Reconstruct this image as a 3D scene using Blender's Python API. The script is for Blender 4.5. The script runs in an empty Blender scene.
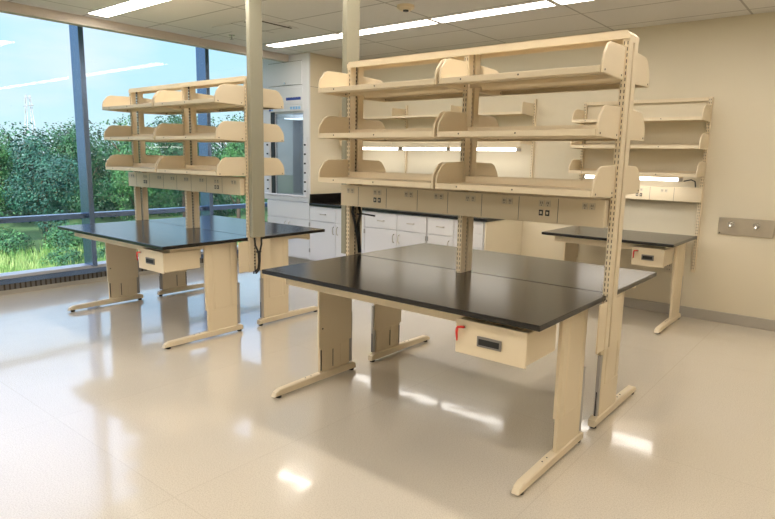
import bpy, bmesh, math, random
from mathutils import Vector, Matrix
random.seed(7)
SC = bpy.context.scene
COL = SC.collection

# ------------------------------------------------------------------ materials
def new_mat(name):
    m = bpy.data.materials.new(name); m.use_nodes = True
    nt = m.node_tree; b = nt.nodes['Principled BSDF']
    return m, nt, b
def simple(name, col, rough=0.5, metal=0.0, spec=0.5, noise=0.0, scale=8.0, bump=0.0, bscale=200.0):
    m, nt, b = new_mat(name)
    b.inputs['Roughness'].default_value = rough
    b.inputs['Metallic'].default_value = metal
    b.inputs['Specular IOR Level'].default_value = spec
    tc = nt.nodes.new('ShaderNodeTexCoord')
    if noise > 0:
        n = nt.nodes.new('ShaderNodeTexNoise'); n.inputs['Scale'].default_value = scale
        nt.links.new(tc.outputs['Object'], n.inputs['Vector'])
        r = nt.nodes.new('ShaderNodeMixRGB')
        r.inputs['Color1'].default_value = (*[c * (1 - noise) for c in col], 1)
        r.inputs['Color2'].default_value = (*[min(1, c * (1 + noise)) for c in col], 1)
        nt.links.new(n.outputs['Fac'], r.inputs['Fac'])
        nt.links.new(r.outputs['Color'], b.inputs['Base Color'])
    else:
        b.inputs['Base Color'].default_value = (*col, 1)
    if bump > 0:
        n2 = nt.nodes.new('ShaderNodeTexNoise'); n2.inputs['Scale'].default_value = bscale
        nt.links.new(tc.outputs['Object'], n2.inputs['Vector'])
        bp = nt.nodes.new('ShaderNodeBump'); bp.inputs['Strength'].default_value = bump
        bp.inputs['Distance'].default_value = 0.002
        nt.links.new(n2.outputs['Fac'], bp.inputs['Height'])
        nt.links.new(bp.outputs['Normal'], b.inputs['Normal'])
    return m
def emis(name, col, strength):
    m = bpy.data.materials.new(name); m.use_nodes = True
    nt = m.node_tree; nt.nodes.clear()
    o = nt.nodes.new('ShaderNodeOutputMaterial'); e = nt.nodes.new('ShaderNodeEmission')
    e.inputs['Color'].default_value = (*col, 1); e.inputs['Strength'].default_value = strength
    nt.links.new(e.outputs[0], o.inputs['Surface'])
    return m

M = {}
M['cream'] = simple('cream_powder_coat', (.77, .655, .47), .42, noise=.015, scale=3, bump=.05, bscale=900)
M['pole'] = simple('olive_grey_aluminium', (.33, .315, .235), .45, noise=.02)
M['top'] = simple('black_epoxy_top', (.010, .008, .0072), .20, spec=.5, noise=.08, scale=30)
M['white'] = simple('white_cabinet_steel', (.78, .77, .78), .38, noise=.01)
M['hoodside'] = simple('hood_side_panel', (.74, .66, .50), .45, noise=.01)
M['wall'] = simple('painted_wall', (.73, .655, .50), .55, noise=.015, scale=1.5, bump=.06, bscale=300)
M['wallpale'] = simple('painted_wall_pale', (.68, .66, .62), .6, noise=.015, scale=1.5, bump=.06, bscale=300)
M['black'] = simple('black_plastic', (.012, .012, .013), .4)
M['slot'] = simple('slot_recess', (.06, .045, .03), .8)
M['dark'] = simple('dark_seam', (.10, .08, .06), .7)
M['steel'] = simple('stainless_steel', (.60, .55, .47), .32, metal=.9, noise=.05, scale=20)
M['chrome'] = simple('chrome', (.75, .75, .75), .15, metal=1)
M['greymet'] = simple('grey_inner_column', (.42, .40, .39), .4, metal=.3)
M['handlegrey'] = simple('grey_handle_bezel', (.22, .20, .18), .45)
M['red'] = simple('red_key_tag', (.70, .03, .02), .4)
M['blueink'] = simple('blue_label', (.03, .06, .32), .5)
M['skyink'] = simple('light_blue_label', (.25, .50, .80), .5)
M['recept'] = simple('receptacle_plastic', (.66, .58, .45), .45)
M['mullion'] = simple('anodised_mullion', (.17, .24, .38), .26, metal=.8, noise=.03)  # grey metal; blue of the sky's reflection is put into the colour
M['sill'] = simple('window_sill_metal', (.50, .50, .53), .30, metal=.3)
M['grille'] = simple('heater_grille', (.15, .14, .13), .6)
M['base'] = simple('grey_vinyl_base', (.42, .385, .33), .45, noise=.03)
M['soffit'] = simple('soffit_paint', (.58, .52, .45), .6)
M['bark'] = simple('bark', (.10, .07, .05), .9, noise=.3, scale=6)
M['dirt'] = simple('meadow_ground', (.05, .11, .03), .95, noise=.4, scale=.35)
M['light'] = emis('fluorescent_diffuser', (1.0, .925, .83), 12.5)
M['hoodfill'] = emis('hood_fill_glow', (.85, .93, 1.0), 1.6)  # glow for the added fill panel inside the hood
M['task'] = emis('task_light_diffuser', (1.0, .95, .88), 7.0)

def mat_floor():
    m, nt, b = new_mat('polished_vinyl_floor')
    tc = nt.nodes.new('ShaderNodeTexCoord')
    n = nt.nodes.new('ShaderNodeTexNoise'); n.inputs['Scale'].default_value = 170; n.inputs['Detail'].default_value = 2
    nt.links.new(tc.outputs['Object'], n.inputs['Vector'])
    r = nt.nodes.new('ShaderNodeValToRGB')
    r.color_ramp.elements[0].position = .34; r.color_ramp.elements[0].color = (.60, .53, .43, 1)
    r.color_ramp.elements[1].position = .56; r.color_ramp.elements[1].color = (.72, .655, .55, 1)
    nt.links.new(n.outputs['Fac'], r.inputs['Fac'])
    n2 = nt.nodes.new('ShaderNodeTexNoise'); n2.inputs['Scale'].default_value = 1.1
    nt.links.new(tc.outputs['Object'], n2.inputs['Vector'])
    br = nt.nodes.new('ShaderNodeTexBrick')
    br.offset = 0; br.inputs['Scale'].default_value = 1
    br.inputs['Brick Width'].default_value = 1.2; br.inputs['Row Height'].default_value = 1.8
    br.inputs['Mortar Size'].default_value = .0025
    br.inputs['Color1'].default_value = (1, 1, 1, 1); br.inputs['Color2'].default_value = (.97, .97, .97, 1)
    br.inputs['Mortar'].default_value = (.86, .84, .82, 1)
    nt.links.new(tc.outputs['Object'], br.inputs['Vector'])
    mx = nt.nodes.new('ShaderNodeMixRGB'); mx.blend_type = 'MULTIPLY'; mx.inputs['Fac'].default_value = .7
    nt.links.new(r.outputs['Color'], mx.inputs['Color1']); nt.links.new(br.outputs['Color'], mx.inputs['Color2'])
    nt.links.new(mx.outputs['Color'], b.inputs['Base Color'])
    mr = nt.nodes.new('ShaderNodeMapRange')
    mr.inputs['To Min'].default_value = .13; mr.inputs['To Max'].default_value = .19
    nt.links.new(n2.outputs['Fac'], mr.inputs['Value'])
    nt.links.new(mr.outputs['Result'], b.inputs['Roughness'])
    b.inputs['IOR'].default_value = 1.6
    b.inputs['Coat Weight'].default_value = .6; b.inputs['Coat Roughness'].default_value = .06; b.inputs['Coat IOR'].default_value = 1.5
    bp = nt.nodes.new('ShaderNodeBump'); bp.inputs['Strength'].default_value = .12; bp.inputs['Distance'].default_value = .02
    n3 = nt.nodes.new('ShaderNodeTexNoise'); n3.inputs['Scale'].default_value = 2.5
    nt.links.new(tc.outputs['Object'], n3.inputs['Vector'])
    nt.links.new(n3.outputs['Fac'], bp.inputs['Height'])
    nt.links.new(bp.outputs['Normal'], b.inputs['Normal']); nt.links.new(bp.outputs['Normal'], b.inputs['Coat Normal'])
    return m
M['floor'] = mat_floor()

def mat_ceiling():
    m, nt, b = new_mat('acoustic_ceiling_tile')
    tc = nt.nodes.new('ShaderNodeTexCoord')
    mp = nt.nodes.new('ShaderNodeMapping'); mp.inputs['Location'].default_value = (4.83, -1.69, 0)
    nt.links.new(tc.outputs['Object'], mp.inputs['Vector'])
    br = nt.nodes.new('ShaderNodeTexBrick'); br.offset = 0
    br.inputs['Scale'].default_value = 1; br.inputs['Brick Width'].default_value = 1.2; br.inputs['Row Height'].default_value = .645
    br.inputs['Mortar Size'].default_value = .010; br.inputs['Mortar Smooth'].default_value = .2
    br.inputs['Color1'].default_value = (.80, .78, .75, 1); br.inputs['Color2'].default_value = (.77, .75, .72, 1)
    br.inputs['Mortar'].default_value = (.45, .43, .40, 1)
    nt.links.new(mp.outputs['Vector'], br.inputs['Vector'])
    n = nt.nodes.new('ShaderNodeTexNoise'); n.inputs['Scale'].default_value = 160
    nt.links.new(tc.outputs['Object'], n.inputs['Vector'])
    mx = nt.nodes.new('ShaderNodeMixRGB'); mx.blend_type = 'MULTIPLY'; mx.inputs['Fac'].default_value = .18
    nt.links.new(br.outputs['Color'], mx.inputs['Color1']); nt.links.new(n.outputs['Fac'], mx.inputs['Color2'])
    nt.links.new(mx.outputs['Color'], b.inputs['Base Color'])
    b.inputs['Roughness'].default_value = .9
    return m
M['ceiling'] = mat_ceiling()

def mat_glass(name, tint, ior=1.5):
    m = bpy.data.materials.new(name); m.use_nodes = True
    nt = m.node_tree; nt.nodes.clear()
    o = nt.nodes.new('ShaderNodeOutputMaterial')
    t = nt.nodes.new('ShaderNodeBsdfTransparent'); t.inputs['Color'].default_value = (*tint, 1)
    g = nt.nodes.new('ShaderNodeBsdfGlossy'); g.inputs['Roughness'].default_value = .0
    f = nt.nodes.new('ShaderNodeFresnel'); f.inputs['IOR'].default_value = ior
    mx = nt.nodes.new('ShaderNodeMixShader')
    ge = nt.nodes.new('ShaderNodeNewGeometry')
    iv = nt.nodes.new('ShaderNodeMath'); iv.operation = 'SUBTRACT'; iv.inputs[0].default_value = 1
    mu = nt.nodes.new('ShaderNodeMath'); mu.operation = 'MULTIPLY'
    nt.links.new(ge.outputs['Backfacing'], iv.inputs[1]); nt.links.new(f.outputs[0], mu.inputs[0]); nt.links.new(iv.outputs[0], mu.inputs[1])
    nt.links.new(mu.outputs[0], mx.inputs[0]); nt.links.new(t.outputs[0], mx.inputs[1]); nt.links.new(g.outputs[0], mx.inputs[2])
    nt.links.new(mx.outputs[0], o.inputs['Surface'])
    return m
M['glass'] = mat_glass('window_glass', (.95, .985, .99), 1.5)
M['sash'] = mat_glass('hood_sash_glass', (.84, .90, .94), 2.6)

def mat_leaf(name, c1, c2):
    m, nt, b = new_mat(name)
    tc = nt.nodes.new('ShaderNodeTexCoord'); n = nt.nodes.new('ShaderNodeTexNoise'); n.inputs['Scale'].default_value = 1.3
    nt.links.new(tc.outputs['Object'], n.inputs['Vector'])
    r = nt.nodes.new('ShaderNodeValToRGB')
    r.color_ramp.elements[0].position = .35; r.color_ramp.elements[0].color = (*c1, 1)
    r.color_ramp.elements[1].position = .65; r.color_ramp.elements[1].color = (*c2, 1)
    nt.links.new(n.outputs['Fac'], r.inputs['Fac']); nt.links.new(r.outputs['Color'], b.inputs['Base Color'])
    b.inputs['Roughness'].default_value = .6
    return m
M['leafA'] = mat_leaf('leaf_deep_green', (.006, .042, .026), (.032, .135, .046))
M['leafB'] = mat_leaf('leaf_mid_green', (.014, .085, .032), (.085, .24, .065))
M['leafC'] = mat_leaf('leaf_blue_green', (.010, .062, .052), (.036, .145, .09))
M['grass'] = mat_leaf('meadow_grass', (.11, .26, .05), (.34, .44, .15))

# ------------------------------------------------------------------ mesh builder
class MB:
    def __init__(s, *mats):
        s.bm = bmesh.new(); s.mats = [M[k] for k in mats]
    def _mi(s, fs, mi):
        for f in fs: f.material_index = mi
    def box(s, x0, x1, y0, y1, z0, z1, mi=0, bev=0.0, seg=1):
        r = bmesh.ops.create_cube(s.bm, size=1)
        vs = r['verts']
        for v in vs:
            v.co = Vector((x0 + (v.co.x + .5) * (x1 - x0), y0 + (v.co.y + .5) * (y1 - y0), z0 + (v.co.z + .5) * (z1 - z0)))
        fs = list({f for v in vs for f in v.link_faces})
        s._mi(fs, mi)
        if bev > 0:
            es = list({e for v in vs for e in v.link_edges})
            bmesh.ops.bevel(s.bm, geom=es, offset=bev, segments=seg, affect='EDGES', material=-1)
        return s
    def prism(s, pts, axis, a0, a1, mi=0, bev=0.0):
        """pts: 2-D outline; axis 'X' -> pts are (y,z); 'Y' -> (x,z); 'Z' -> (x,y)"""
        def mk(p, a):
            if axis == 'X': return Vector((a, p[0], p[1]))
            if axis == 'Y': return Vector((p[0], a, p[1]))
            return Vector((p[0], p[1], a))
        A = [s.bm.verts.new(mk(p, a0)) for p in pts]; B = [s.bm.verts.new(mk(p, a1)) for p in pts]
        fs = [s.bm.faces.new(A), s.bm.faces.new(B[::-1])]
        n = len(pts)
        for i in range(n):
            fs.append(s.bm.faces.new((A[i], B[i], B[(i + 1) % n], A[(i + 1) % n])))
        s._mi(fs, mi)
        bmesh.ops.recalc_face_normals(s.bm, faces=fs)
        if bev > 0:
            es = list(fs[0].edges) + list(fs[1].edges)
            bmesh.ops.bevel(s.bm, geom=es, offset=bev, segments=1, affect='EDGES', material=-1)
        return s
    def cyl(s, c, r, h, axis='Z', mi=0, seg=20, r2=None):
        q = bmesh.ops.create_cone(s.bm, cap_ends=True, segments=seg, radius1=r, radius2=r if r2 is None else r2, depth=h)
        R = {'Z': Matrix.Identity(3), 'X': Matrix.Rotation(math.pi / 2, 3, 'Y'), 'Y': Matrix.Rotation(math.pi / 2, 3, 'X')}[axis]
        for v in q['verts']: v.co = R @ v.co + Vector(c)
        s._mi({f for v in q['verts'] for f in v.link_faces}, mi)
        return s
    def tube(s, path, r, mi=0, seg=8):
        path = [Vector(p) for p in path]; rings = []
        for i, p in enumerate(path):
            t = (path[min(i + 1, len(path) - 1)] - path[max(i - 1, 0)]).normalized()
            a = t.cross(Vector((0.13, .97, .2))).normalized(); b = t.cross(a)
            rr = r[i] if isinstance(r, (list, tuple)) else r
            rings.append([s.bm.verts.new(p + a * rr * math.cos(2 * math.pi * k / seg) + b * rr * math.sin(2 * math.pi * k / seg)) for k in range(seg)])
        fs = []
        for i in range(len(rings) - 1):
            for k in range(seg):
                fs.append(s.bm.faces.new((rings[i][k], rings[i][(k + 1) % seg], rings[i + 1][(k + 1) % seg], rings[i + 1][k])))
        fs.append(s.bm.faces.new(rings[0][::-1])); fs.append(s.bm.faces.new(rings[-1]))
        s._mi(fs, mi)
        for f in fs: f.smooth = True
        return s
    def build(s, name, parent=None):
        me = bpy.data.meshes.new(name); s.bm.to_mesh(me); s.bm.free()
        for m in s.mats: me.materials.append(m)
        o = bpy.data.objects.new(name, me); COL.objects.link(o)
        if parent: o.parent = parent
        return o

def tag(o, label, cat, group=None, kind=None):
    o['label'] = label; o['category'] = cat
    if group: o['group'] = group
    if kind: o['kind'] = kind
    return o
def thing(name, label, cat, loc=(0, 0, 0), rz=0, group=None):
    o = bpy.data.objects.new(name, None); COL.objects.link(o)
    o.location = loc; o.rotation_euler = (0, 0, rz); o.empty_display_size = .2
    return tag(o, label, cat, group)
def struct(mb, name, parent=None):
    o = mb.build(name, parent)
    if not parent: o['kind'] = 'structure'
    return o
def kids(o): return [c for c in bpy.data.objects if c.parent == o]
def copy_tree(o, parent=None):
    c = o.copy(); COL.objects.link(c)
    if parent: c.parent = parent
    for ch in kids(o): copy_tree(ch, c)
    return c

# ------------------------------------------------------------------ setting
CE = 2.77           # ceiling height
BW = 3.18           # back wall plane
GX = -5.95          # window glass plane
X1, Y0 = 3.6, -5.6  # right wall, front wall
struct(MB('floor').box(GX - .05, X1 + .1, Y0 - .1, BW + .1, -.12, 0), 'floor')
struct(MB('ceiling').box(-5.15, X1 + .1, Y0 - .1, BW + .1, CE, CE + .10), 'ceiling')
struct(MB('wall').box(GX - .15, X1 + .1, BW, BW + .12, 0, 3.05), 'wall_back')
struct(MB('wall').box(X1, X1 + .1, Y0, BW, 0, 2.769), 'wall_right')
struct(MB('wall').box(GX - .15, X1 + .1, Y0 - .1, Y0, 0, 3.05), 'wall_front')
struct(MB('soffit').box(-5.25, -5.151, Y0, BW, CE - .085, 3.0), 'trim_1')           # fascia over the window
struct(MB('soffit').box(GX - .15, -5.15, Y0, BW, 3.0, 3.1), 'trim_2')                    # top of the blind pocket
struct(MB('base').box(-2.1, X1, BW - .012, BW, 0, .10, bev=.004), 'baseboard_back')
struct(MB('base').box(X1 - .012, X1, Y0, BW - .02, 0, .10, bev=.004), 'baseboard_right')
# window wall
ys = [-5.6, -4.69, -3.12, -1.55, .02, 1.585, 3.1]
win = MB('mullion')
MD = -5.80
for y in ys[1:]:
    win.box(GX - .06, MD, y - .028, y + .028, .19, 3.0, bev=.004)
wf = MB('mullion').box(GX - .06, GX + .07, Y0, BW, .735, .79, bev=.004)
w = struct(win, 'window_1'); 
struct(wf, 'window_rail', w)
for i, y in enumerate(ys[:-1]):
    a, b = ys[i] + .03, ys[i + 1] - .03
    for z0, z1 in ((.20, .733), (.792, 3.0)):
        struct(MB('glass').box(GX - .004, GX + .004, a, b, z0, z1), 'window_pane', w)
sl = MB('sill').box(GX - .08, -5.84, Y0, BW, .165, .20, bev=.004)
struct(sl, 'window_sill', w)
gr = MB('mullion', 'grille', 'base', 'slot')
gr.box(GX - .08, -5.86, Y0, BW, 0, .165, 1)
gr.box(-5.86, -5.85, Y0, BW, 0, .045, 2); gr.box(-5.86, -5.85, Y0, BW, .108, .165, 0)
y = -4.0
while y < 3.1:
    gr.box(-5.86, -5.852, y, y + .014, .046, .107, 3); y += .05
struct(gr, 'baseboard_left')

# ------------------------------------------------------------------ ceiling fixtures
def troffer():
    t = thing('ceiling_light', 'x', 'ceiling light')
    f = MB('white')
    w2, l2 = .105, .585
    f.box(-l2, l2, -w2, -w2 + .012, -.006, .0); f.box(-l2, l2, w2 - .012, w2, -.006, .0)
    f.box(-l2, -l2 + .012, -w2 + .012, w2 - .012, -.006, 0); f.box(l2 - .012, l2, -w2 + .012, w2 - .012, -.006, 0)
    f.build('frame', t)
    MB('light').box(-l2 + .013, l2 - .013, -w2 + .013, w2 - .013, -.005, -.001).build('diffuser', t)
    return t
T0 = troffer(); first = True
rows = {1.83: ['long bright ceiling light nearest the fume hood, left end of its row',
               'long ceiling light crossing behind the pole of the near island, second of its row',
               'long ceiling light above the near shelving, third of its row from the window',
               'long ceiling light at the top edge above the near shelf rail, fourth of its row',
               'fifth ceiling light of the back row, partly out of frame at the top'],
        -.18: ['short looking bright ceiling light at top left, beside the window header']}
for y, n in ((1.83, 6), (-.18, 6), (-2.12, 6), (-4.05, 6)):
    for k in range(n):
        x = -4.26 + k * 1.2 + (0 if y > 1 else -.15)
        t = T0 if first else copy_tree(T0); first = False
        t.location = (x, y, CE)
        L = rows.get(y, [])
        t['label'] = L[k] if k < len(L) else 'slim fluorescent ceiling light in the rows over the room, out of frame'
        t['group'] = 'ceiling lights' if k < len(L) else 'ceiling lights out of frame'
v = thing('ceiling_vent', 'dark slotted air diffuser in the ceiling behind the far pole', 'ceiling vent', (-4.16, .80, CE))
MB('ceiling').box(-.36, .36, -.02, .52, -.006, 0).build('plaque', v)
s_ = MB('slot').box(.30, .325, 0, .46, -.010, -.006); s_.build('slot', v)
s_ = MB('slot').box(.14, .28, 0, .025, -.010, -.006); s_.build('slot', v)
sp = thing('ceiling_sprinkler', 'small sprinkler head on the ceiling near the window', 'sprinkler', (-4.68, 1.14, CE))
MB('chrome').cyl((0, 0, -.004), .035, .008).build('escutcheon', sp)
MB('greymet').cyl((0, 0, -.028), .010, .04).cyl((0, 0, -.05), .022, .004).build('deflector', sp)
dt = thing('smoke_detector', 'round beige detector on the ceiling above the near shelving', 'detector', (-2.34, 1.22, CE))
MB('cream').cyl((0, 0, -.012), .075, .024, seg=32).cyl((0, 0, -.032), .05, .018, seg=32, r2=.06).build('body', dt)
MB('black').cyl((.01, -.01, -.046), .024, .012).build('sensor', dt)

# ------------------------------------------------------------------ lab bench
TH = .80; D = .83
def bench(L, label, loc, rz, notch, drawer_w=None, group='black topped height adjustable lab benches'):
    t = thing('lab_bench', label, 'lab bench', loc, rz, group)
    h = L / 2
    # worktop, rear edge at y=0, front at y=-D
    n, nd = .0195, .070
    if notch:
        pts = [(-h, -D), (h, -D), (h, -.003), (n, -.003), (n, -nd), (-n, -nd), (-n, -.003), (-h, -.003)]
    else:
        pts = [(-h, -D), (h, -D), (h, -.003), (-h, -.003)]
    MB('top').prism(pts, 'Z', TH - .026, TH, bev=.003).build('worktop', t)
    yb = -.12 if notch else -.05
    fr = MB('cream')
    fr.box(-h + .085, h - .085, -.72, -.68, TH - .095, TH - .027, bev=.003)
    fr.box(-h + .09, h - .09, yb - .03, yb, TH - .085, TH - .027, bev=.003)
    fr.box(-h + .09, -h + .12, -.68, yb - .03, TH - .07, TH - .027)
    fr.box(h - .12, h - .09, -.68, yb - .03, TH - .07, TH - .027)
    fr.build('frame', t)
    for s in (-1, 1):
        xc = s * (h - .073)
        # telescopic upper sleeve with softly fluted outer face
        e = .018
        prof = []
        ya, yb2 = -.435, -.125
        nseg = 34
        for i in range(nseg + 1):
            u = i / nseg; y = ya + (yb2 - ya) * u
            ed = min(u, 1 - u)
            bulge = .010 * min(1, ed / .06)
            fl = 0
            for c in (.22, .78):
                if abs(u - c) < .035: fl = .0035
            prof.append((xc + s * (e - .012 + bulge - fl), y))
        prof += [(xc - s * .010, yb2), (xc - s * .010, ya)]
        lg = MB('cream', 'greymet', 'black', 'dark')
        lg.prism(prof, 'Z', .235, TH - .028)
        # lower column
        c0, c1 = sorted((xc - s * .006, xc + s * .016))
        lg.box(c0, c1, -.426, -.140, .058, .236, 0, bev=.004)
        lg.box(c0 + .002, c1 - .002, -.1395, -.112, .07, .42, 1)
        # inner face: long dark slot, recessed service panel, bolt
        xi = xc - s * .0065; xo = xi - s * .0015
        lg.box(min(xi, xo), max(xi, xo), -.420, -.411, .075, .215, 2)
        xq = xi - s * .003
        lg.box(min(xi, xq), max(xi, xq), -.405, -.31, .075, .225, 0, bev=.001)
        lg.box(min(xi, xq), max(xi, xq), -.235, -.150, .075, .225, 0, bev=.001)
        lg.box(min(xi, xo), max(xi, xo), -.308, -.302, .08, .20, 3)
        lg.cyl((xc - s * .011, -.405, .36), .006, .003, 'X', 3, 12)
        lg.box(xc + s * .005 - .003, xc + s * .005 + .003, -.1122, -.1105, .07, .21, 2)
        lg.build('leg', t)
        ft = MB('cream', 'black')
        f0, f1 = xc - .0225, xc + .0225
        ft.prism([(-.822, .014), (-.806, .040), (-.77, .054), (-.45, .062), (-.12, .062), (-.088, .050), (-.083, .014)], 'X', f0, f1, bev=.006)
        ft.cyl((xc, -.775, .0075), .018, .015, 'Z', 1, 16); ft.cyl((xc, -.115, .0075), .018, .015, 'Z', 1, 16)
        for yy in (-.55, -.50):
            ft.cyl((xc, yy, .0615), .004, .002, 'Z', 1, 8)
        ft.build('foot', t)
    if drawer_w:
        x1 = h - .077; x0 = x1 - drawer_w
        MB('cream').box(x0 + .004, x1 - .004, -.775, -.468, .588, TH - .062, bev=.004) \
            .box(x0 + .03, x1 - .03, -.67, -.47, TH - .063, TH - .03).build('drawer_box', t)
        dr = MB('cream').box(x0, x1, -.785, -.774, .582, TH - .055, bev=.003).build('drawer', t)
        xm = (x0 + x1) / 2 + .0; hw = min(.062, drawer_w * .19)
        hd = MB('handlegrey', 'black')
        hd.box(xm - hw, xm + hw, -.792, -.785, .635, .683, 0, bev=.002)
        hd.box(xm - hw + .010, xm + hw - .010, -.7935, -.7918, .645, .673, 1)
        hd.build('handle', dr)
        lk = MB('chrome').cyl((x0 + .014 + .035, -.790, .712), .008, .012, 'Y', 0, 16); lk.build('lock', dr)
        k = MB('red')
        k.tube([(x0 + .014 + .035, -.797, .712), (x0 + .014 + .028, -.806, .714), (x0 + .014 + .012, -.809, .711), (x0 + .014 + .006, -.806, .703)], .0065)
        k.tube([(x0 + .014 + .006, -.806, .703), (x0 + .014 + .004, -.805, .684), (x0 + .014 + .006, -.804, .66), (x0 + .014 + .006, -.803, .645)], [.0065, .006, .005, .0035])
        k.build('key_tag', dr)
    else:
        pass
    return t

# ------------------------------------------------------------------ shelving rack on the island
UW = .017; UD = .065           # half width, half depth of an upright
ZB, ZT = .51, 2.072
def shelf_parts(root, x0, x1, z, sgn, yb=.085, depth=.26, lip=.03, br=True, both=True, brz=None):
    """one shelf between x0..x1; sgn=-1 towards -Y. z is the bottom of the front lip"""
    a, b = (yb, yb + depth)
    def Y(p, q): return (min(sgn * p, sgn * q), max(sgn * p, sgn * q))
    sh = MB('cream', 'slot')
    y0, y1 = Y(a, b)
    sh.box(x0 + .012, x1 - .012, y0, y1, z + lip - .003, z + lip)
    q0, q1 = Y(b - .004, b + .001)
    sh.box(x0 + .012, x1 - .012, q0, q1, z, z + lip, 0, bev=.0015)
    q0, q1 = Y(b - .025, b - .004); sh.box(x0 + .012, x1 - .012, q0, q1, z, z + .003)
    q0, q1 = Y(a, a + .003); sh.box(x0 + .025, x1 - .025, q0, q1, z + .004, z + lip + .036)
    q0, q1 = Y(a + .11, a + .13); sh.box(x0 + .012, x1 - .012, q0, q1, z + lip - .016, z + lip - .003)
    for xx in (x0 + .14, x0 + .47):
        if xx < x1 - .03: sh.cyl((xx, sgn * (b + .0012), z + lip * .55), .0045, .002, 'Y', 1, 8)
    s = sh.build('shelf', root)
    ends = ((x0, x0 + .011), (x1 - .011, x1))
    for e0, e1 in ends:
        pr = [(a, z - .006), (b, z), (b, z + .052), (b - .012, z + .085), (b - .052, z + .130), (b - .085, z + .143), (a + .02, z + .147), (a, z + .147)]
        bk = MB('cream', 'slot').prism([(sgn * p, q) for p, q in pr], 'X', e0, e1, 0, bev=.0025)
        xo = e0 - .0008 if e0 == x0 else e1 + .0008
        for py, pz in ((b - .025, z + .013), (a + .03, z + .013)):
            for xx in (e0 - .0006, e1 + .0006):
                bk.cyl((xx, sgn * py, pz), .0045, .002, 'X', 1, 8)
        bk.build('end_bracket', s)
    return s
def upright(root, x, z0=ZB, z1=ZT, panel=True):
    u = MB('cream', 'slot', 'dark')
    for s in (-1, 1):
        ya, yb = sorted((s * .011, s * UD))
        u.box(x - UW, x + UW, ya, yb, z0, z1, 0, bev=.003)
    z = z0 + .03
    while z < z1 - .03:
        for s in (-1, 1):
            for dx in (-.008, .008):
                u.box(x + dx - .002, x + dx + .002, min(s * UD, s * (UD + .0006)), max(s * UD, s * (UD + .0006)), z, z + .016, 1)
        z += .028
    # ladder strip closing the gap between channels; its dark colour paints in the shade
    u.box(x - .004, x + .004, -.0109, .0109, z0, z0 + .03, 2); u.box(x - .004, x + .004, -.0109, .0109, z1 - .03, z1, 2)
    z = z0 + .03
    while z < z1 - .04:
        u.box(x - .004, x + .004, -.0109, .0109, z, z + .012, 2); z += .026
    return u.build('upright', root)
def receptacle(root, x, y, z, sgn, black=False):
    o = MB('recept', 'slot', 'black')
    def bx(x0, x1, d0, d1, z0, z1, mi):
        q = sorted((sgn * (y + d0), sgn * (y + d1))); o.box(x0, x1, q[0], q[1], z0, z1, mi)
    for dx in (-.018, .018):
        bx(x + dx - .015, x + dx + .015, 0, .002, z + .012, z + .046, 0)
        bx(x + dx - .006, x + dx - .003, .002, .0028, z + .026, z + .038, 1)
        bx(x + dx + .003, x + dx + .006, .002, .0028, z + .026, z + .038, 1)
        bx(x + dx - .002, x + dx + .002, .002, .0028, z + .016, z + .021, 1)
        if black:
            bx(x + dx - .011, x + dx + .011, 0, .003, z - .036, z - .006, 2)
            bx(x + dx - .006, x + dx + .006, .003, .0036, z - .028, z - .014, 0)
    return o.build('outlet', root)
SX = (-.909, 0., .888)   # upright centres in rack coordinates
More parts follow.
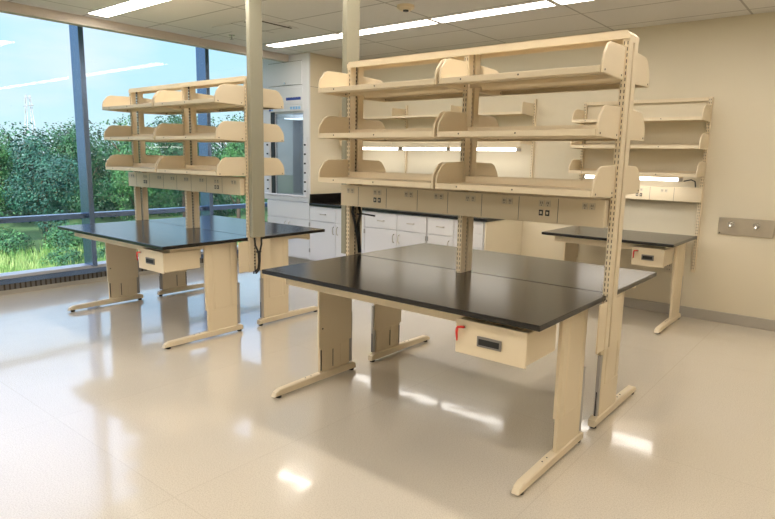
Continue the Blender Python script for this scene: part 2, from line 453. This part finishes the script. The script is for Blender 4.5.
def rack(label, loc, jack_front):
    t = thing('shelving_rack', label, 'shelving rack', loc, 0, 'double sided shelving racks over the island benches')
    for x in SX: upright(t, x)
    # hanger gussets that carry the rack from the benches
    for x in (SX[0], SX[2]):
        s = 1 if x < 0 else -1
        for q in (-1, 1):
            g = MB('cream'); ya, yb = sorted((q * .0655, q * .165))
            xg = x + s * -.010
            g.box(xg - .004, xg + .004, ya, yb, .515, TH - .03, bev=.002)
            g.build('gusset', t)
    b = MB('cream')
    xe = .909 + UW - .002
    b.prism([(-xe, ZT - .020), (-xe, ZT + .002), (-xe + .018, ZT + .018), (xe - .018, ZT + .018), (xe, ZT + .002), (xe, ZT - .020)], 'Y', -UD - .004, -UD - .0005)
    b.prism([(-xe, ZT - .020), (-xe, ZT + .002), (-xe + .018, ZT + .018), (xe - .018, ZT + .018), (xe, ZT + .002), (xe, ZT - .020)], 'Y', UD + .0005, UD + .004)
    b.box(-xe + .016, xe - .016, -UD - .0005, UD + .0005, ZT + .0145, ZT + .018)
    b.prism([(-xe, ZT + .0), (-xe + .018, ZT + .018), (-xe + .02, ZT + .0145), (-xe + .004, ZT)], 'Y', -UD - .0005, UD + .0005)
    b.prism([(xe, ZT + .0), (xe - .018, ZT + .018), (xe - .02, ZT + .0145), (xe - .004, ZT)], 'Y', -UD - .0005, UD + .0005)
    for x in (-xe + .001, xe - .005): b.box(x, x + .004, -UD, UD, ZT - .03, ZT)
    for v_ in b.bm.verts: v_.co.x = v_.co.x if v_.co.x < 0 else v_.co.x - .019
    b.build('top_rail', t)
    for z in (1.309, 1.588, 1.867):
        for sgn in (-1, 1):
            shelf_parts(t, SX[0] - .008, SX[1] - .012, z, sgn, yb=.067, depth=.275)
            shelf_parts(t, SX[1] + .012 - .02, SX[2] + .008, z, sgn, yb=.067, depth=.275) if False else \
                shelf_parts(t, SX[1] + .004, SX[2] + .000, z, sgn, yb=.067, depth=.275)
    for sgn in (-1, 1):
        r = MB('cream', 'dark')
        ya, yb = sorted((sgn * .0665, sgn * .112))
        x0, x1 = SX[0] - .022, SX[2] - .020
        r.box(x0, x1, ya, yb, 1.148, 1.285, 0, bev=.003)
        seams = [-1.665, -1.424, -1.178, -.955, -.725, -.494, -.27]
        for sx in seams:
            q = sorted((sgn * .112, sgn * .1127)); r.box(sx + .894 - .0012, sx + .894 + .0012, q[0], q[1], 1.15, 1.283, 1)
        q = sorted((sgn * .112, sgn * .1145)); r.box(x0, x1, q[0], q[1], 1.148, 1.153, 0); r.box(x0, x1, q[0], q[1], 1.280, 1.285, 0)
        rw = r.build('power_raceway', t)
        for k, ox in enumerate((-1.735, -1.50, -1.245, -1.02, -.80, -.565, -.345, -.11)):
            receptacle(rw, ox + .894, .112, 1.222, sgn, black=(k in (1, 6)))
    return t

I1 = (-.894, 0, 0); dX, dY = -2.98, .058
I2 = (-.894 + dX, dY, 0)
LB = 1.782
bench(LB, 'nearest black topped lab bench, drawer with red key tag at its right', I1, 0, True, .36)
bench(LB, 'black topped lab bench behind the nearest one, across the seam', I1, math.pi, True)
bench(LB, 'far left lab bench with drawer, blue window reflection on its black top', I2, 0, True, .36)
bench(LB, 'far left lab bench behind the other, nearest the fume hood', I2, math.pi, True)
rack('cream three level shelving rack on the near island, right of centre', I1, 0)
rack('cream three level shelving rack on the far left island by the window', I2, 0)

# ------------------------------------------------------------------ power poles
def pole(label, x0, x1, yc, cables):
    t = thing('power_pole', label, 'power pole', ((x0 + x1) / 2, yc, .80), 0, 'ceiling to bench power poles')
    w = (x1 - x0) / 2
    p = MB('pole', 'cream')
    p.box(-w, w, -.064, .064, 0.004, CE - .80 - .0005, 0, bev=.004)
    p.build('shaft', t)
    MB('cream').box(-w - .012, w + .012, -.078, .078, CE - .80 - .011, CE - .80 - .001, bev=.002).build('ceiling_collar', t)
    c = MB('black', 'recept')
    for path in cables: c.tube(path, .008, 0)
    c.build('cable', t)
    return t
# island 2 pole, on the right end of its rack
pole('olive grey power pole at the right end of the far island, left of two', I2[0] + .915, I2[0] + .960, dY, [
    [(.0, -.035, .02), (.005, -.030, -.06), (.012, -.005, -.12), (.012, .0, -.20), (.008, -.005, -.26), (.0, -.03, -.285), (-.004, -.045, -.285)],
    [(.0, .040, .02), (.005, .035, -.06), (.014, .010, -.12), (.014, .008, -.20), (.010, .003, -.27), (.0, -.022, -.300), (-.004, -.045, -.295)],
    [(.013, -.022, -.118), (.013, .022, -.118)]])
pole('olive grey power pole behind the left upright of the near island', -1.803 - .017 - .049, -1.803 - .021, 0, [
    [(.0, 0, .02), (.0, 0, -.10)]])
cb = MB('black', 'recept')
cx = -1.803 + UW
def C(pts, r=.009): cb.tube(pts, r)
C([(cx + .013, -.045, 1.15), (cx + .014, -.050, 1.10), (cx + .012, -.020, 1.02), (cx + .012, .005, .93), (cx + .012, .018, .86), (cx + .012, .026, .811)], .010)
C([(cx + .014, .010, 1.15), (cx + .016, .030, 1.09), (cx + .014, .010, 1.02), (cx + .014, .018, .93), (cx + .014, .032, .811)], .010)
C([(cx + .020, -.01, 1.085), (cx + .06, .0, 1.088), (cx + .12, .01, 1.083), (cx + .16, .015, 1.08)], .006)
tag(cb.build('cable_bundle'), 'black cables tied down the left upright of the near shelving rack', 'cable')

# ------------------------------------------------------------------ wall bench + wall shelving (right)
WL = 1.19; WX = -.865
bench(WL, 'short black topped lab bench against the back wall at right', (WX, 3.135, 0), 0, False, .27)
wt = thing('wall_shelving', 'cream wall mounted shelving above the short bench at right', 'wall shelving', (WX, BW, 0))
hw = .585
for s in (-1, 1):
    u = MB('cream', 'slot').box(s * hw - .016, s * hw + .016, -.038, -.001, .45, 2.08, 0, bev=.003)
    z = .48
    while z < 2.05:
        for dx in (-.007, .007):
            u.box(s * hw + dx - .002, s * hw + dx + .002, -.0386, -.038, z, z + .015, 1)
        z += .028
    u.build('upright', wt)
MB('cream').box(-hw + .018, hw - .018, -.032, -.004, 2.045, 2.08, bev=.003).build('top_rail', wt)
def wall_shelf(root, x0, x1, z, depth=.29):
    sh = MB('cream', 'slot')
    yb, yf = -.042, -.042 - depth
    sh.box(x0 + .012, x1 - .012, yf, yb, z + .027, z + .03)
    sh.box(x0 + .012, x1 - .012, yf - .001, yf + .004, z, z + .03)
    sh.box(x0 + .012, x1 - .012, yb - .003, yb, z, z + .05)
    for xx in (x0 + .14, x1 - .35): sh.cyl((xx, yf - .0015, z + .016), .0045, .002, 'Y', 1, 8)
    s = sh.build('shelf', root)
    for e0 in (x0, x1 - .011):
        pr = [(yb, z - .004), (yf, z), (yf, z + .045), (yf + .02, z + .09), (yf + .06, z + .125), (yf + .12, z + .14), (yb - .04, z + .14), (yb, z + .13)]
        MB('cream').prism(pr, 'X', e0, e0 + .011, bev=.0025).build('end_bracket', s)
    return s
for z in (1.355, 1.607, 1.858): wall_shelf(wt, -hw - .014, hw + .014, z)
r = MB('cream', 'dark').box(-hw - .01, hw + .016, -.075, -.0395, 1.115, 1.25, 0, bev=.003)
for sx in (-.35, -.10, .14, .36): r.box(sx - .0012, sx + .0012, -.0757, -.075, 1.117, 1.248, 1)
rw = r.build('power_raceway', wt)
for k, ox in enumerate((-.46, -.22, .04, .27)): receptacle(rw, ox, .075, 1.185, -1, black=(k in (0, 2)))
cbw = MB('black').tube([(.44, -.10, 1.31), (.50, -.08, 1.325), (.53, -.06, 1.31), (.535, -.05, 1.27), (.535, -.05, 1.256)], .006)
cbw.build('cable', wt)

def task_light(label, x0, x1, yf, z, loc=None):
    """slim fluorescent strip fixed below a shelf: cream housing, glowing lens, grey end caps"""
    t = thing('shelf_light', label, 'task light', ((x0 + x1) / 2, yf, z), 0, 'slim lights fixed under the wall shelves')
    h = (x1 - x0) / 2
    MB('cream').box(-h, h, -.0, .085, .030, .042, bev=.002).build('housing', t)
    MB('task').box(-h + .022, h - .022, .001, .080, .0, .0295).build('diffuser', t)
    for s in (-1, 1):
        a, b = sorted((s * h, s * (h - .021))); MB('greymet').box(a, b, 0, .083, -.004, .0295, bev=.002).build('end_cap', t)
    return t
task_light('lit slim light under the lowest shelf above the short wall bench', WX - .46, WX + .455, 2.90, 1.312)

# steel panel with two taps on the right wall
pl = thing('wall_panel', 'stainless steel wall panel with two small chrome outlets, far right', 'service panel', (.112, BW + .0005, .912))
MB('steel', 'black').box(-.222, .222, -.012, -.0005, -.078, .078, 0, bev=.003).cyl((-.205, -.0125, -.065), .006, .003, 'Y', 1, 10).build('plate', pl)
for dx in (-.115, .085):
    k = MB('chrome').cyl((dx, -.020, .022), .030, .018, 'Y', 0, 24).cyl((dx, -.042, .022), .017, .03, 'Y', 0, 16)
    k.tube([(dx, -.050, .022), (dx, -.066, .018), (dx, -.070, .0), (dx, -.070, -.012)], .012); k.build('tap', pl)
ob = thing('wall_outlet', 'small beige outlet box on the wall under the short bench', 'outlet', (-.50, BW, .47))
MB('recept').box(-.036, .036, -.03, -.0005, -.055, .055, bev=.004).build('plate', ob)
MB('slot').box(-.012, -.008, -.0308, -.0300, .010, .024).box(.008, .012, -.0308, -.0300, .010, .024).box(-.012, -.008, -.0308, -.0300, -.030, -.016).box(.008, .012, -.0308, -.0300, -.030, -.016).build('socket', ob)

# ------------------------------------------------------------------ casework on the back wall
CF = 2.375      # front plane
CT = .872
def handle_bar(mb_parent, x, z, vertical=True, ln=.10):
    h = MB('steel')
    if vertical:
        h.tube([(x, CF - .018, z - ln / 2), (x, CF - .042, z - ln / 2 + .012), (x, CF - .046, z), (x, CF - .042, z + ln / 2 - .012), (x, CF - .018, z + ln / 2)], .005, 0, 8)
    else:
        h.tube([(x - ln / 2, CF - .018, z), (x - ln / 2 + .012, CF - .042, z), (x, CF - .046, z), (x + ln / 2 - .012, CF - .042, z), (x + ln / 2, CF - .018, z)], .005, 0, 8)
    return h.build('handle', mb_parent)
def cabinet(x0, x1, label, layout, ztop=CT - .035, name='base_cabinet'):
    t = thing(name, label, 'base cabinet', ((x0 + x1) / 2, CF, 0), 0, 'white base cabinets along the back wall')
    inv = Vector(((x0 + x1) / 2, CF, 0))
    c = MB('white', 'base', 'wall')
    c.box(x0 + .001, x1 - .001, CF, BW - .002, .11, ztop, 0); c.box(x0 + .001, x1 - .001, CF + .06, BW - .002, 0, .11, 1)
    parts = [c.build('body', t)]
    for kind, a, b, z0, z1, hx in layout:
        f = MB('white').box(a + .003, b - .003, CF - .019, CF - .001, z0 + .003, z1 - .003, bev=.002).build('drawer' if kind == 'drawer' else ('door' if kind == 'door' else 'front_panel'), t)
        if kind == 'door': h = handle_bar(f, hx, z1 - .10)
        elif kind == 'drawer': h = handle_bar(f, hx, (z0 + z1) / 2, False)
        parts.append(f)
        if kind == 'door':
            xh = a + .004 if hx > (a + b) / 2 else b - .004
            g = MB('greymet')
            for zz in (z1 - .055, z0 + .12): g.cyl((xh, CF - .022, zz), .006, .05, 'Z', 0, 10)
            g.build('hinge', f)
    for p in parts: p.location = -inv
    return t
Z1, Z2, Z3 = .125, .645, .832
cabinet(-5.60, -4.745, 'white two door cabinet under the fume hood', [
    ('panel', -5.60, -4.745, Z2, .865, 0), ('door', -5.60, -5.172, Z1, Z2, -5.215), ('door', -5.172, -4.745, Z1, Z2, -5.13)], ztop=.872)
cabinet(-4.743, -3.78, 'white cabinet just right of the fume hood, drawers over doors', [
    ('drawer', -4.743, -4.265, Z2, Z3, -4.49), ('drawer', -4.265, -3.78, Z2, Z3, -4.02), ('door', -4.743, -4.265, Z1, Z2, -4.30), ('door', -4.265, -3.78, Z1, Z2, -4.23)])
cabinet(-3.778, -2.86, 'white cabinet in the middle of the run, seen behind the near benches', [
    ('drawer', -3.778, -3.28, Z2, Z3, -3.52), ('drawer', -3.28, -2.86, Z2, Z3, -3.08), ('door', -3.778, -3.28, Z1, Z2, -3.32), ('door', -3.28, -2.86, Z1, Z2, -3.24)])
cabinet(-2.858, -2.115, 'white cabinet at the right end of the run with narrow drawers', [
    ('drawer', -2.84, -2.50, Z2, Z3, -2.67), ('drawer', -2.48, -2.13, Z2 + .06, Z3, -2.30), ('drawer', -2.48, -2.13, Z2 - .09, Z2 + .06, -2.30),
    ('door', -2.84, -2.50, Z1, Z2, -2.55), ('door', -2.48, -2.13, Z1, Z2 - .09, -2.43)])
ep = MB('hoodside').box(-2.114, -2.098, CF - .019, BW - .002, 0, CT - .035, bev=.002)
tag(ep.build('end_panel'), 'cream end panel closing the right end of the white cabinets', 'end panel')
ct = thing('countertop', 'long black countertop on the white cabinets along the back wall', 'countertop', (-3.4, 2.77, CT - .034))
q = Vector((3.4, -2.77, -(CT - .034)))
a = MB('top').box(-4.742, -2.085, CF - .03, BW - .002, CT - .034, CT, bev=.003).build('slab', ct); a.location = q
a = MB('top').box(-4.742, -4.720, CF - .02, BW - .024, CT + .001, CT + .115, bev=.003).build('side_splash', ct); a.location = q
a = MB('top').box(-4.742, -2.10, BW - .022, BW - .003, CT + .001, CT + .10, bev=.003).build('back_splash', ct); a.location = q

# ------------------------------------------------------------------ fume hood
HX0, HX1, HF = -5.795, -4.765, CF - .0
HXI = -5.62
hd = thing('fume_hood', 'tall white fume hood with glass sash in the back left corner', 'fume hood', ((HX0 + HX1) / 2, CF, .875))
hinv = Vector((-(HX0 + HX1) / 2, -CF, -.875))
def hp(mb, name, par=None):
    o = mb.build(name, par or hd)
    if not par: o.location = hinv
    return o
hp(MB('hoodside', 'dark').box(HX1 - .02, HX1, HF + .02, BW - .002, .875, CE - .003).box(HX1, HX1 + .0006, HF + .02, BW - .003, 2.352, 2.355, 1), 'side_panel')
hp(MB('white').box(HX0, HX0 + .02, HF + .02, BW - .002, .875, CE - .003), 'side_panel')
fr = MB('white')
fr.box(HX0, -5.53, HF, HF + .02, .93, 2.06); fr.box(HX1 - .115, HX1, HF, HF + .02, .93, 2.06)
fr.box(HX0, HX1, HF, HF + .02, 2.06, CE - .003); fr.box(HX0, HX1, HF - .01, HF + .05, .875, .93, 0, bev=.006)
fr.box(HX0 + .10, HX1 - .02, HF - .045, HF - .012, .945, .965, 0, bev=.008)
fr.box(HX0 + .02, HX1 - .02, BW - .05, BW - .003, .93, 2.06); fr.box(HX0 + .02, HX1 - .02, HF + .02, BW - .05, 2.03, 2.06)
fr.box(HX0 + .02, HX1 - .02, HF + .05, BW - .05, .90, .92)
hp(fr, 'frame')
hp(MB('black').box(HXI + .09, HXI + .16, HF + .004, HF + .018, .95, 2.05), 'sash_track')
sa = MB('sash').box(HXI + .16, HX1 - .12, HF + .034, HF + .039, .955, 2.03); sa = hp(sa, 'sash')
MB('white').box(HXI + .16, HX1 - .12, HF + .022, HF + .044, .935, .957, bev=.003).build('sash_rail', sa)
dp = MB('white', 'dark', 'chrome')
dp.box(HXI + .06, HX1 - .13, HF - .012, HF - .001, 2.39, 2.68, 0, bev=.002)
dp.box(HXI + .06, HX1 - .13, HF - .0012, HF - .0002, 2.682, 2.686, 1); dp.box(HXI + .06, HX1 - .13, HF - .0012, HF - .0002, 2.384, 2.388, 1)
dp.cyl((-5.21, HF - .02, 2.415), .012, .016, 'Y', 2, 14); hp(dp, 'access_door')
lp = MB('white', 'blueink').box(HXI + .06, HX1 - .115, HF - .008, HF - .001, 2.135, 2.355, 0, bev=.002)
for i in range(9): lp.box(-5.195 + i * .031, -5.195 + i * .031 + .026, HF - .0092, HF - .008, 2.200 + (i % 2) * .003, 2.232, 1)
lp.box(-5.20, -4.915, HF - .0088, HF - .008, 2.195, 2.225, 1); hp(lp, 'label_panel')
tp = MB('white', 'skyink', 'blueink')
tp.box(HXI + .07, HX1 - .11, HF - .014, HF - .001, 2.055, 2.128, 0, bev=.002)
for i in range(4): tp.box(-5.115 + i * .052, -5.115 + i * .052 + .042, HF - .0148, HF - .014, 2.078, 2.112, 1)
tp.box(-5.54, -5.50, HF - .0148, HF - .014, 2.065, 2.115, 2); tp.box(-5.495, -5.46, HF - .0148, HF - .014, 2.068, 2.11, 1)
hp(tp, 'sticker_strip')
hl = MB('hoodfill').box(-5.6, -4.85, BW - .50, BW - .25, 1.985, 2.0)  # glowing panel added only to brighten the hood interior
hp(hl, 'hood_fill')
cp = MB('white', 'black')
for xx in (HXI + .045, HX1 - .06):
    cp.box(xx - .035, xx + .03, HF - .012, HF - .001, .97, 1.72, 0, bev=.003)
    for i in range(6): cp.cyl((xx - .005, HF - .02, 1.62 - i * .12), .011, .016, 'Y', 1, 12)
hp(cp, 'service_post')

# ------------------------------------------------------------------ shelving over the counter
cs = thing('counter_shelving', 'two level cream wall shelving over the black countertop', 'wall shelving', (-3.37, BW, 0))
posts = (-4.70, -3.80, -2.93, -2.02)
for i, px in enumerate(posts):
    x = px + 3.37
    u = MB('cream', 'slot').box(x - .014, x + .014, -.032, -.001, 1.0, 2.14, 0, bev=.003)
    z = 1.03
    while z < 2.1: u.box(x - .002, x + .002, -.0326, -.032, z, z + .015, 1); z += .03
    u.build('upright', cs)
for i in range(3):
    x0, x1 = posts[i] + 3.37 - .012, posts[i + 1] + 3.37 - .014
    for z, hgt in ((1.965, .025), (1.655, .028)):
        sh = MB('cream').box(x0 + .008, x1, -.30, -.034, z + hgt - .003, z + hgt).box(x0 + .008, x1, -.303, -.299, z, z + hgt)
        sh.box(x0 + .008, x1, -.037, -.034, z, z + hgt)
        if z < 1.8: sh.box(x0 + .008, x1, -.299, -.295, z - .03, z)
        s = sh.build('shelf', cs)
        ends = [x0] + ([x1] if i == 2 else [])
        for e in ends:
            MB('cream').prism([(-.034, z - .01), (-.30, z), (-.31, z + .05), (-.30, z + .125), (-.034, z + .125)], 'X', e, e + .007, bev=.002).build('end_bracket', s)
task_light('lit slim light under the counter shelving, leftmost of three', -4.56, -3.69, 2.885, 1.575)
task_light('lit slim light under the counter shelving, middle of three', -3.65, -2.965, 2.885, 1.575)
task_light('lit slim light under the counter shelving, rightmost of three', -2.945, -2.06, 2.885, 1.575)

# ------------------------------------------------------------------ outdoors
GZ = -3.0
g = MB('dirt').box(-140, -7.5, -90, 120, GZ - .3, GZ)
struct(g, 'ground')
import array
def leaf_cloud(name, blobs, n, size, mat, seed, squash=1.0):
    rnd = random.Random(seed)
    vs, fs = [], []
    tot = sum(b[3] ** 2 for b in blobs)
    for (bx, by, bz, br) in blobs:
        k = int(n * br * br / tot)
        for _ in range(k):
            u = rnd.uniform(-1, 1); a = rnd.uniform(0, 2 * math.pi); s = math.sqrt(1 - u * u)
            d = Vector((s * math.cos(a), s * math.sin(a), u))
            rr = br * rnd.uniform(.72, 1.06) * (1 + .16 * math.sin(5 * d.x + seed) * math.cos(4 * d.z + bx))
            c = Vector((bx, by, bz)) + Vector((d.x * rr, d.y * rr, d.z * rr * squash))
            nrm = (d + Vector((rnd.uniform(-.8, .8), rnd.uniform(-.8, .8), rnd.uniform(-.3, .9)))).normalized()
            t = nrm.cross(Vector((rnd.random(), rnd.random(), rnd.random() + .1))).normalized(); b2 = nrm.cross(t)
            q = size * rnd.uniform(.6, 1.3)
            i = len(vs)
            vs += [c - t * q, c - b2 * q * .55, c + t * q, c + b2 * q * .55]
            fs.append((i, i + 1, i + 2, i + 3))
    me = bpy.data.meshes.new(name); me.from_pydata([tuple(v) for v in vs], [], fs)
    me.materials.append(mat)
    return me
def make_tree(seed, h, spread, mat, n=14000):
    rnd = random.Random(seed); blobs = []
    blobs.append((0, 0, h * .60, spread * .62))
    for k in range(13):
        a = rnd.uniform(0, 6.28); r = spread * rnd.uniform(.35, .75); z = h * rnd.uniform(.22, .86)
        f = 1 - .45 * abs(z / h - .45)
        blobs.append((r * f * math.cos(a), r * f * math.sin(a), z, spread * rnd.uniform(.28, .42)))
    blobs.append((rnd.uniform(-.3, .3), rnd.uniform(-.3, .3), h * .88, spread * .34))
    me = leaf_cloud('foliage', blobs, n, .075, mat, seed)
    t = bpy.data.objects.new('tree', None); COL.objects.link(t)
    c = bpy.data.objects.new('foliage', me); COL.objects.link(c); c.parent = t
    tr = MB('bark'); tr.tube([(0, 0, -.1), (.05, 0, h * .3), (-.04, .05, h * .6), (0, 0, h * .85)], [.18, .14, .09, .03])
    for k in range(5):
        a = k * 1.3 + seed; tr.tube([(0, 0, h * (.25 + .08 * k)), (spread * .3 * math.cos(a), spread * .3 * math.sin(a), h * (.4 + .08 * k)), (spread * .55 * math.cos(a), spread * .55 * math.sin(a), h * (.5 + .08 * k))], [.07, .05, .02], 0, 6)
    tr.build('trunk', t)
    return t
protos = [make_tree(1, 6.6, 2.7, M['leafA']), make_tree(2, 7.4, 2.9, M['leafB']), make_tree(3, 6.2, 2.6, M['leafC']), make_tree(4, 6.9, 2.5, M['leafB'])]
used = [False] * 4
cam = Vector((1.007, -3.08, 0))
def at_px(px, dist):
    ang = .6823 + math.atan2(387.5 - px, 598)      # heading of that column of the picture
    return cam.x - math.sin(ang) * dist, cam.y + math.cos(ang) * dist
rt = random.Random(11)
kinds = ['dark green leafy tree', 'bright mid green leafy tree', 'blue green leafy tree', 'mid green upright tree']
spots = []
px = -150
i = 0
while px < 340:
    for dist, zz in ((33.0, 0), (40.6, .3)):
        spots.append((px + rt.uniform(-3, 3) + (44 if dist == 40.6 else 0), dist + rt.uniform(-.3, .3), zz))
    px += 96
for i, (px, dist, zz) in enumerate(spots):
    k = rt.randrange(4)
    p = protos[k]
    o = p if not used[k] else copy_tree(p); used[k] = True
    x, y = at_px(px, dist)
    o.location = (x, y, GZ - .02); o.rotation_euler = (0, 0, rt.uniform(0, 6.28))
    hs = .93 + .0008 * (px - 30) + rt.uniform(-.07, .05) - (.10 if zz == 0 else 0)
    s = hs; o.scale = (.70, .70, s)
    row = 'in the front line' if dist < 35.5 else 'in the second line'
    tag(o, f'{kinds[k]} {row} of woodland outside the window', 'tree', 'woodland trees outside the window')
rb = random.Random(31); bl = []
for k in range(150):
    px = rb.uniform(-190, 380); d = rb.uniform(44.5, 54); x, y = at_px(px, d); r = rb.uniform(1.3, 2.5)
    bl.append((x, y, GZ + rb.uniform(.2, 4.6 + .0038 * px) + .2, r))
wm = leaf_cloud('woodland', bl, 80000, .12, M['leafA'], 5)
wo = bpy.data.objects.new('distant_woodland', wm); COL.objects.link(wo)
tag(wo, 'continuous blue green woodland behind the individual trees outside', 'woodland', kind='stuff')
# shrubs at the meadow's edge
sb = leaf_cloud('shrub', [(0, 0, .6, .8), (.7, .2, .5, .6), (-.6, .3, .45, .65), (.1, -.5, .5, .6)], 4200, .055, M['leafB'], 21)
for i, (px, dist, big) in enumerate([(p, 29.6, 1.12) for p in range(-130, 330, 66)] + [(p, 25.2 + (q % 2) * .8, .72) for q, p in enumerate(range(60, 300, 40))]):
    o = bpy.data.objects.new('shrub', sb); COL.objects.link(o)
    x, y = at_px(px, dist); o.location = (x, y, GZ); o.rotation_euler = (0, 0, i * 1.7); sc = big * (1 + .08 * math.sin(i * 2.1)); o.scale = (sc, sc, sc * .9)
    tag(o, 'low blue green shrub at the edge of the meadow outside', 'shrub', 'shrubs at the meadow edge')
# meadow grass
vs, fs = [], []
rg = random.Random(5)
for _ in range(34000):
    px = rg.uniform(-130, 300); d = 11 + 18.3 * rg.random() ** .8
    x, y = at_px(px, d)
    if x > -8: continue
    d0 = rg.random()
    hgt = rg.uniform(.25, .75) * (1.1 if rg.random() < .1 else .8); a = rg.uniform(0, 6.28); w = .035
    dx, dy = math.cos(a) * w, math.sin(a) * w; lx, ly = rg.uniform(-.2, .2), rg.uniform(-.2, .2)
    i = len(vs)
    vs += [(x - dx, y - dy, GZ), (x + dx, y + dy, GZ), (x + lx, y + ly, GZ + hgt)]
    fs.append((i, i + 1, i + 2))
me = bpy.data.meshes.new('meadow_grass'); me.from_pydata(vs, [], fs); me.materials.append(M['grass'])
go = bpy.data.objects.new('meadow_grass', me); COL.objects.link(go)
tag(go, 'sunlit tall meadow grass between the building and the trees', 'grass', kind='stuff')
# distant mast above the trees
mx, my = at_px(35, 75)
ms = MB('greymet')
for s1, s2 in ((-1, -1), (1, -1), (1, 1), (-1, 1)): ms.tube([(s1 * .7, s2 * .7, 0), (s1 * .18, s2 * .18, 10.3)], .035, 0, 5)
for k in range(9):
    z = 1 + k * 1.05; w = .7 - .052 * z
    ms.tube([(-w, -w, z), (w, -w, z + .9)], .02, 0, 4); ms.tube([(w, w, z), (-w, w, z + .9)], .02, 0, 4)
ms.tube([(-1.3, 0, 9.2), (1.3, 0, 9.2)], .045, 0, 5); ms.tube([(-.9, 0, 10.0), (.9, 0, 10.0)], .03, 0, 5)
mo = ms.build('lattice_mast'); mo.location = (mx, my, GZ)
tag(mo, 'thin grey lattice mast rising above the distant trees, far left', 'mast')

# ------------------------------------------------------------------ world, sun
W = bpy.data.worlds.new('sky'); SC.world = W; W.use_nodes = True
nt = W.node_tree; nt.nodes.clear()
out = nt.nodes.new('ShaderNodeOutputWorld'); bg = nt.nodes.new('ShaderNodeBackground')
tc = nt.nodes.new('ShaderNodeTexCoord'); sep = nt.nodes.new('ShaderNodeSeparateXYZ')
nt.links.new(tc.outputs['Generated'], sep.inputs[0])
rp = nt.nodes.new('ShaderNodeValToRGB')
e = rp.color_ramp.elements
e[0].position = .0; e[0].color = (.34, .43, .46, 1)
e[1].position = .60; e[1].color = (.72, .80, 1.10, 1)
x = e.new(.10); x.color = (.27, .40, .47, 1)
x = e.new(.22); x.color = (.25, .40, .54, 1)
x = e.new(.38); x.color = (.60, .74, 1.08, 1)
nt.links.new(sep.outputs['Z'], rp.inputs['Fac'])
mp = nt.nodes.new('ShaderNodeMapping'); mp.inputs['Scale'].default_value = (1.6, 1.6, 5.5)
nt.links.new(tc.outputs['Generated'], mp.inputs['Vector'])
nz = nt.nodes.new('ShaderNodeTexNoise'); nz.inputs['Scale'].default_value = 1.7; nz.inputs['Detail'].default_value = 5
nt.links.new(mp.outputs['Vector'], nz.inputs['Vector'])
cr = nt.nodes.new('ShaderNodeValToRGB'); cr.color_ramp.elements[0].position = .46; cr.color_ramp.elements[1].position = .68
nt.links.new(nz.outputs['Fac'], cr.inputs['Fac'])
mxx = nt.nodes.new('ShaderNodeMixRGB'); mxx.blend_type = 'LIGHTEN'; mxx.inputs['Color2'].default_value = (.40, .43, .46, 1)
nt.links.new(cr.outputs['Color'], mxx.inputs['Fac']); nt.links.new(rp.outputs['Color'], mxx.inputs['Color1'])
nt.links.new(mxx.outputs['Color'], bg.inputs['Color']); bg.inputs['Strength'].default_value = 2.0
nt.links.new(bg.outputs[0], out.inputs['Surface'])
sun = bpy.data.lights.new('sun', 'SUN'); sun.energy = 6.5; sun.angle = .01; sun.color = (1, .95, .85)
so = bpy.data.objects.new('sun', sun); COL.objects.link(so)
so.rotation_euler = Vector((.50, -.62, .60)).to_track_quat('Z', 'Y').to_euler()

# ------------------------------------------------------------------ camera
yaw, pitch, roll, F = .6823, -.1676, .0197, 597.95
cy, sy, cp_, sp_ = math.cos(yaw), math.sin(yaw), math.cos(pitch), math.sin(pitch)
fw = Vector((-sy * cp_, cy * cp_, sp_)); rt_ = Vector((cy, sy, 0)); up = rt_.cross(fw)
r_ = rt_ * math.cos(roll) + up * math.sin(roll); u_ = -rt_ * math.sin(roll) + up * math.cos(roll)
cd = bpy.data.cameras.new('camera'); co = bpy.data.objects.new('camera', cd); COL.objects.link(co)
mw = Matrix((r_, u_, -fw)).transposed().to_4x4(); mw.translation = Vector((1.007, -3.0798, 1.4687))
co.matrix_world = mw
cd.sensor_fit = 'HORIZONTAL'; cd.sensor_width = 36; cd.lens = F * 36 / 775
cd.clip_end = 400
SC.camera = co
SC.view_settings.view_transform = 'Standard'; SC.view_settings.look = 'None'
SC.view_settings.exposure = 0.30; SC.view_settings.gamma = 1
SC.view_settings.use_curve_mapping = False
try:
    SC.cycles.use_denoising = True; SC.cycles.max_bounces = 8; SC.cycles.diffuse_bounces = 4
    SC.cycles.transparent_max_bounces = 12; SC.cycles.sample_clamp_indirect = 6
    SC.cycles.caustics_reflective = False; SC.cycles.caustics_refractive = False
except Exception: pass
